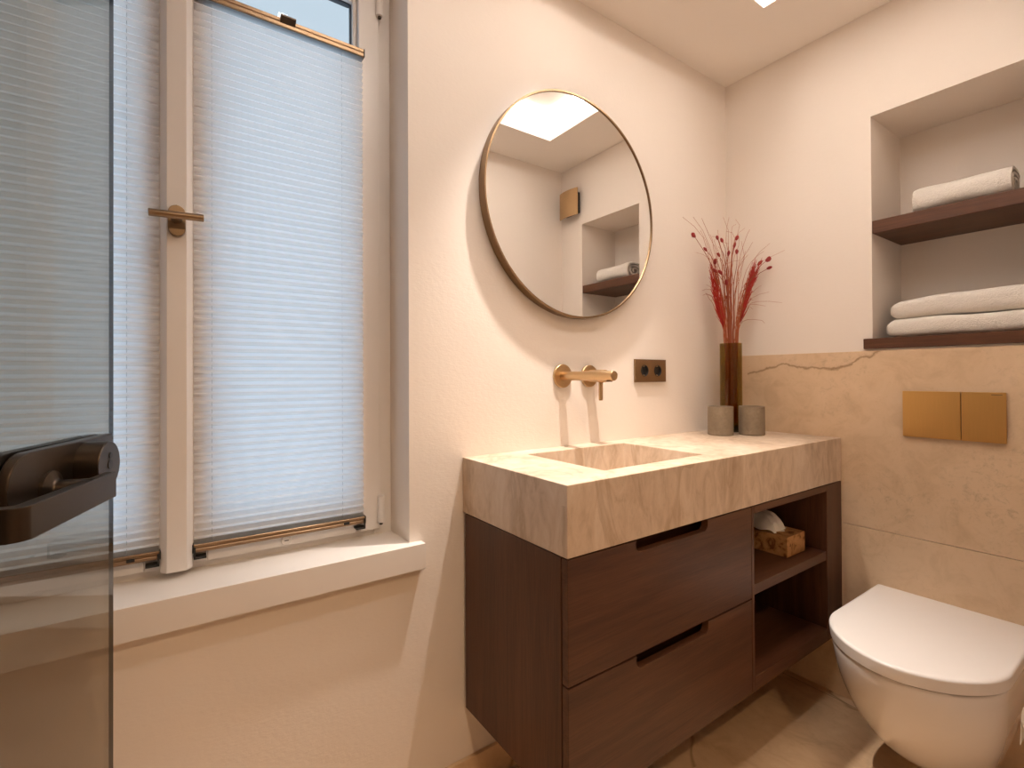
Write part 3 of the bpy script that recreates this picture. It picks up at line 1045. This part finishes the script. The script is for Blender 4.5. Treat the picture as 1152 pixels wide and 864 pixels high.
for k, hpt in enumerate(HAIRS * 2):
    q = Vector(hpt)
    if k >= len(HAIRS):
        q = q.lerp(Vector((1.81, 1.08, 1.45)), rnd.uniform(0.1, 0.6)) + Vector((rnd.uniform(-.02, .02), rnd.uniform(-.02, .02), rnd.uniform(-.03, .03)))
    q.x = min(q.x, 1.92); q.y = min(q.y, 1.16)
    tube(bm, stalk(q, rnd.uniform(0.1, 0.5), 0.05), [0.0010] * 11 + [0.0008, 0.0007, 0.0006, 0.0005], 4)
tag(obj('dried_grass', bm, 'straw', base=(VX, VY, ZT + 0.03)), 'fine reddish dried grass strands fanning out among the buds in the vase', 'dried grass', None, 'stuff')

# ------------------------------------------------------------------ tissue box in the open bay
tb = thing('tissue_box', 'brown patterned tissue box with a white tissue on the open cabinet shelf', 'tissue box', (1.711, 0.92, 0.532))
bx0, bx1, by0, by1, bz0, bz1 = 1.651, 1.772, 0.797, 1.040, 0.5320, 0.5980
bm = new_bm()
box(bm, bx0, bx1, by0, by1, bz0, bz1, 0.0015, 2)
obj('carton', bm, 'kraft', tb)
bm = new_bm()
poly = [(1.711 + 0.030 * math.cos(t * math.pi / 16), 0.92 + 0.085 * math.sin(t * math.pi / 16)) for t in range(32)]
prism(bm, poly, lambda a, b, h: (a, b, h), bz1 + 0.0002, bz1 + 0.0014)
obj('slot_film', bm, 'tissue', tb)
bm = new_bm()
NU, NV = 22, 14
G = []
for i in range(NU + 1):
    u = i / NU
    row = []
    for j in range(NV + 1):
        v = j / NV * 2 - 1
        y = 0.842 + 0.150 * u + 0.005 * math.sin(9 * v)
        arch = 0.054 * (1 - (abs(2 * u - 1.0)) ** 5)
        z = bz1 + 0.003 + max(0.0, arch) * (1 - 0.92 * v ** 4) + 0.006 * noise.noise(Vector((u * 5, v * 3, 2.0)))
        x = 1.700 + v * (0.046 + 0.006 * u) + 0.012 * noise.noise(Vector((u * 4, v * 2, 7.0)))
        row.append(bm.verts.new((x, y, max(z, bz1 + 0.002))))
    G.append(row)
for i in range(NU):
    for j in range(NV):
        bm.faces.new((G[i][j], G[i + 1][j], G[i + 1][j + 1], G[i][j + 1]))
obj('tissue', bm, 'tissue', tb, angle=80)

# ------------------------------------------------------------------ toilet paper by the toilet
pr_ = thing('toilet_roll_holder', 'brass toilet roll holder on the wall facing the mirror, beside the toilet', 'holder', (1.11, YF, 0.613))
bm = new_bm()
lathe(bm, (1.175, YF, 0.613), (0, 1, 0), [(0.0004, 0.02), (0.008, 0.02), (0.009, 0.008), (0.055, 0.008), (0.064, 0.004)], 24)
obj('wall_rosette', bm, 'brass', pr_)
bm = new_bm()
lathe(bm, (1.183, YF + 0.058, 0.613), (-1, 0, 0), [(0, 0.007), (0.15, 0.007), (0.152, 0.005)], 20)
obj('holder_rod', bm, 'brass', pr_)
bm = new_bm()
lathe(bm, (1.163, YF + 0.058, 0.606), (-1, 0, 0), [(0, 0.0155), (0, 0.052), (0.1, 0.052), (0.1, 0.0155), (0, 0.0155)], 40, cap=False)
ro = obj('toilet_roll', bm, 'tissue', base=(1.113, YF + 0.058, 0.606))
tag(ro, 'white toilet paper roll peeking in at the right edge beside the toilet', 'toilet roll')
bm = new_bm()
pts = [(YF + 0.1100, 0.606), (YF + 0.1110, 0.583), (YF + 0.1120, 0.562)]
prism(bm, pts + [(y - 0.0008, z) for y, z in reversed(pts)], lambda a, b, h: (h, a, b), 1.064, 1.162)
obj('loose_sheet', bm, 'tissue', ro)

# ------------------------------------------------------------------ pleated blinds
def blind(x0, x1, z0, z1, label):
    t = thing('pleated_blind', label, 'blind', ((x0 + x1) / 2, 1.285, z0), 'pleated blinds on the window')
    yc = 1.2795
    bm = new_bm()
    p, n = 0.0165, int(round((z1 - z0 - 0.038) / 0.0165))
    za, zb = z0 + 0.017, z1 - 0.020
    prof = []
    for i in range(2 * n + 1):
        z = za + (zb - za) * i / (2 * n)
        prof.append((yc + (0.0052 if i % 2 else -0.0052), z))
    A = [bm.verts.new((x0 + 0.001, y, z)) for y, z in prof]
    B = [bm.verts.new((x1 - 0.001, y, z)) for y, z in prof]
    for i in range(len(prof) - 1):
        bm.faces.new((A[i], B[i], B[i + 1], A[i + 1]))
    obj('pleated_fabric', bm, 'blind', t, smooth=False)
    def rail(za_, zb_, name):
        bm = new_bm()
        zm = (za_ + zb_) / 2
        box(bm, x0, x1, 1.2695, 1.2885, za_, zm - 0.0008, 0.0012, 1)
        box(bm, x0, x1, 1.2695, 1.2885, zm + 0.0008, zb_, 0.0012, 1)
        box(bm, x0 + 0.0005, x1 - 0.0005, 1.2715, 1.2880, za_ + 0.001, zb_ - 0.001)
        r = obj(name, bm, 'rail', t, angle=30)
        for xa in (x0 - 0.0022, x1 + 0.0002):
            bm = new_bm()
            box(bm, xa, xa + 0.0020, 1.2690, 1.2887, za_ - 0.0005, zb_ + 0.0005, 0.0004, 1)
            obj('end_cap', bm, 'black', r)
        return r
    rt = rail(z1 - 0.020, z1, 'top_rail')
    bm = new_bm()
    xm = (x0 + x1) / 2 + 0.003
    prism(bm, [(1.2694, z1 - 0.012), (1.2560, z1 - 0.0025), (1.2560, z1 + 0.0005), (1.2694, z1 - 0.002)], lambda a, b, h: (h, a, b), xm - 0.017, xm + 0.017, 0.0006, 1)
    obj('pull_tab', bm, 'gun', rt)
    rb = rail(z0, z0 + 0.017, 'bottom_rail')
    for s, xa in ((1, x0), (-1, x1)):
        bm = new_bm()
        a, b = sorted((xa, xa + s * 0.004)); c, d = sorted((xa, xa + s * 0.024))
        box(bm, a, b, 1.2660, 1.2692, z0 - 0.012, z0 + 0.012, 0.0004, 1)
        box(bm, c, d, 1.2660, 1.2886, z0 - 0.014, z0 - 0.009, 0.0004, 1)
        obj('bracket', bm, 'black', t)
    bm = new_bm()
    xk = x1 - 0.055
    box(bm, xk, xk + 0.014, 1.2660, 1.2692, z0 + 0.004, z0 + 0.011, 0.001, 1)
    obj('rail_clip', bm, 'black', rb)
    for xk in (x0 + 0.035, x1 - 0.055):
        bm = new_bm()
        tube(bm, [(xk, yc, z0 + 0.015), (xk, yc, z1 - 0.018)], 0.0006, 5)
        obj('cord', bm, 'cord', t)
    return t
blind(0.0425, 0.4185, 0.7480, 1.9905, 'white pleated blind on the right window sash, seen whole with bronze rails')
blind(-0.3935, -0.0175, 0.7480, 1.9905, 'white pleated blind on the left window sash, partly behind the smoked glass door')
# small round lock button on the right sash's bottom rail
bm = new_bm()
lathe(bm, (0.2320, 1.289, 0.7345), (0, -1, 0), [(0, 0.013), (0.003, 0.011), (0.004, 0.0)], 24)
lk = obj('sash_lock', bm, 'frame', win)
bm = new_bm()
box(bm, 0.227, 0.237, 1.2842, 1.2852, 0.7335, 0.7355)
obj('key_slot', bm, 'black', lk)

# ------------------------------------------------------------------ smoked glass door with its lever set
E0 = Vector((-0.0637, 0.8391, 0.0))
TH = math.radians(17)
DA = Vector((-math.sin(TH), -math.cos(TH), 0))     # from the free edge towards the hinge
DN = Vector((math.cos(TH), -math.sin(TH), 0))      # towards the room
DL = 0.785
gd = thing('glass_door', 'open smoked glass door at the left edge with a dark bronze lever handle', 'door', tuple(E0 + DA * DL))
def D(a, o, z):
    return E0 + DA * a + DN * o + Vector((0, 0, z))
def dprism(bm, poly, o0, o1, bev=0.0, seg=2):
    return prism(bm, poly, lambda a, b, h: D(a, h, b), o0, o1, bev, seg)
bm = new_bm()
dprism(bm, [(0, 0.008), (DL, 0.008), (DL, 2.085), (0, 2.085)], -0.0025, 0.0025)
bm.normal_update()
for f in bm.faces:
    if abs(f.normal.dot(DN)) < 0.5:
        f.material_index = 1
gp = obj('glass_panel', bm, ('door_glass', 'glass_edge'), gd, smooth=False)
def lockshape(a0, a1, z0, z1):
    far = [q for q in rrect(a0, a1, z0, z1, 0.030, 8) if q[0] > (a0 + a1) / 2]
    near = [q for q in rrect(a0, a1, z0, z1, 0.004, 3) if q[0] < (a0 + a1) / 2]
    pts = far + near
    c = ((a0 + a1) / 2, (z0 + z1) / 2)
    return sorted(pts, key=lambda q: math.atan2(q[1] - c[1], q[0] - c[0]))
lc = bpy.data.objects.new('lock_set', None)
COL.objects.link(lc); lc.parent = gd
lc.location = D(0.12, 0, 1.03) - Vector(gd.location)
bm = new_bm()
dprism(bm, lockshape(0.052, 0.246, 0.992, 1.0600), 0.0135, 0.0215, 0.002, 2)
obj('lock_case', bm, 'gun', lc, angle=30)
bm = new_bm()
dprism(bm, lockshape(0.026, 0.226, 0.992, 1.0580), 0.0026, 0.0120, 0.001, 1)
obj('clamp_plate', bm, 'gun', lc, angle=30)
bm = new_bm()
dprism(bm, lockshape(0.026, 0.226, 0.992, 1.0580), -0.016, -0.0026, 0.002, 2)
obj('rear_case', bm, 'gun', lc, angle=30)
bm = new_bm()
lathe(bm, D(0.116, 0.0215, 1.031), DN, [(0, 0.0265), (0.021, 0.0265), (0.0225, 0.0255), (0.0225, 0.0)], 40)
kn = obj('lock_knob', bm, 'gun', lc)
bm = new_bm()
lathe(bm, D(0.114, 0.0441, 1.041), DN, [(0, 0.0035), (0.0006, 0.0035)], 16)
obj('keyhole', bm, 'black', kn)
bm = new_bm()
lathe(bm, D(0.115, 0.0441, 1.031), DN, [(0, 0.0055), (0.0006, 0.0055)], 16)
obj('release_slot', bm, 'black', kn)
bm = new_bm()
lathe(bm, D(0.184, 0.0215, 1.0185), DN, [(0, 0.019), (0.003, 0.019), (0.006, 0.012), (0.009, 0.0095), (0.036, 0.0095)], 28)
obj('lever_neck', bm, 'gun', lc)
bm = new_bm()
poly = []      # plan of the lever: (along door, out of door)
oi, oo, a0, a1, r = 0.050, 0.0605, 0.143, 0.301, 0.011
outer = [(a0, oo), (a1 - r, oo)]
for i in range(1, 9):
    t = math.radians(90 - 90 * i / 8)
    outer.append((a1 - r + r * math.cos(t), oo - r + r * math.sin(t)))
outer += [(a1, 0.024)]
inner = [(a1 - 0.0105, 0.024), (a1 - 0.0105, oi - 0.004)]
for i in range(1, 5):
    t = math.radians(0 + 90 * i / 4)
    inner.append((a1 - 0.0105 - 0.004 + 0.004 * math.cos(t), oi - 0.004 + 0.004 * math.sin(t)))
inner += [(a0, oi)]
prism(bm, outer + inner, lambda a, b, h: D(a, b, h), 0.9995, 1.0270, 0.0012, 2)
obj('lever', bm, 'gun', lc, angle=30)
for hz in (0.30, 1.80):
    bm = new_bm()
    dprism(bm, rrect(DL - 0.07, DL - 0.002, hz - 0.03, hz + 0.03, 0.006, 4), -0.014, -0.0026, 0.001, 1)
    dprism(bm, rrect(DL - 0.07, DL - 0.002, hz - 0.03, hz + 0.03, 0.006, 4), 0.0026, 0.014, 0.001, 1)
    obj('hinge', bm, 'gun', gd, angle=30)
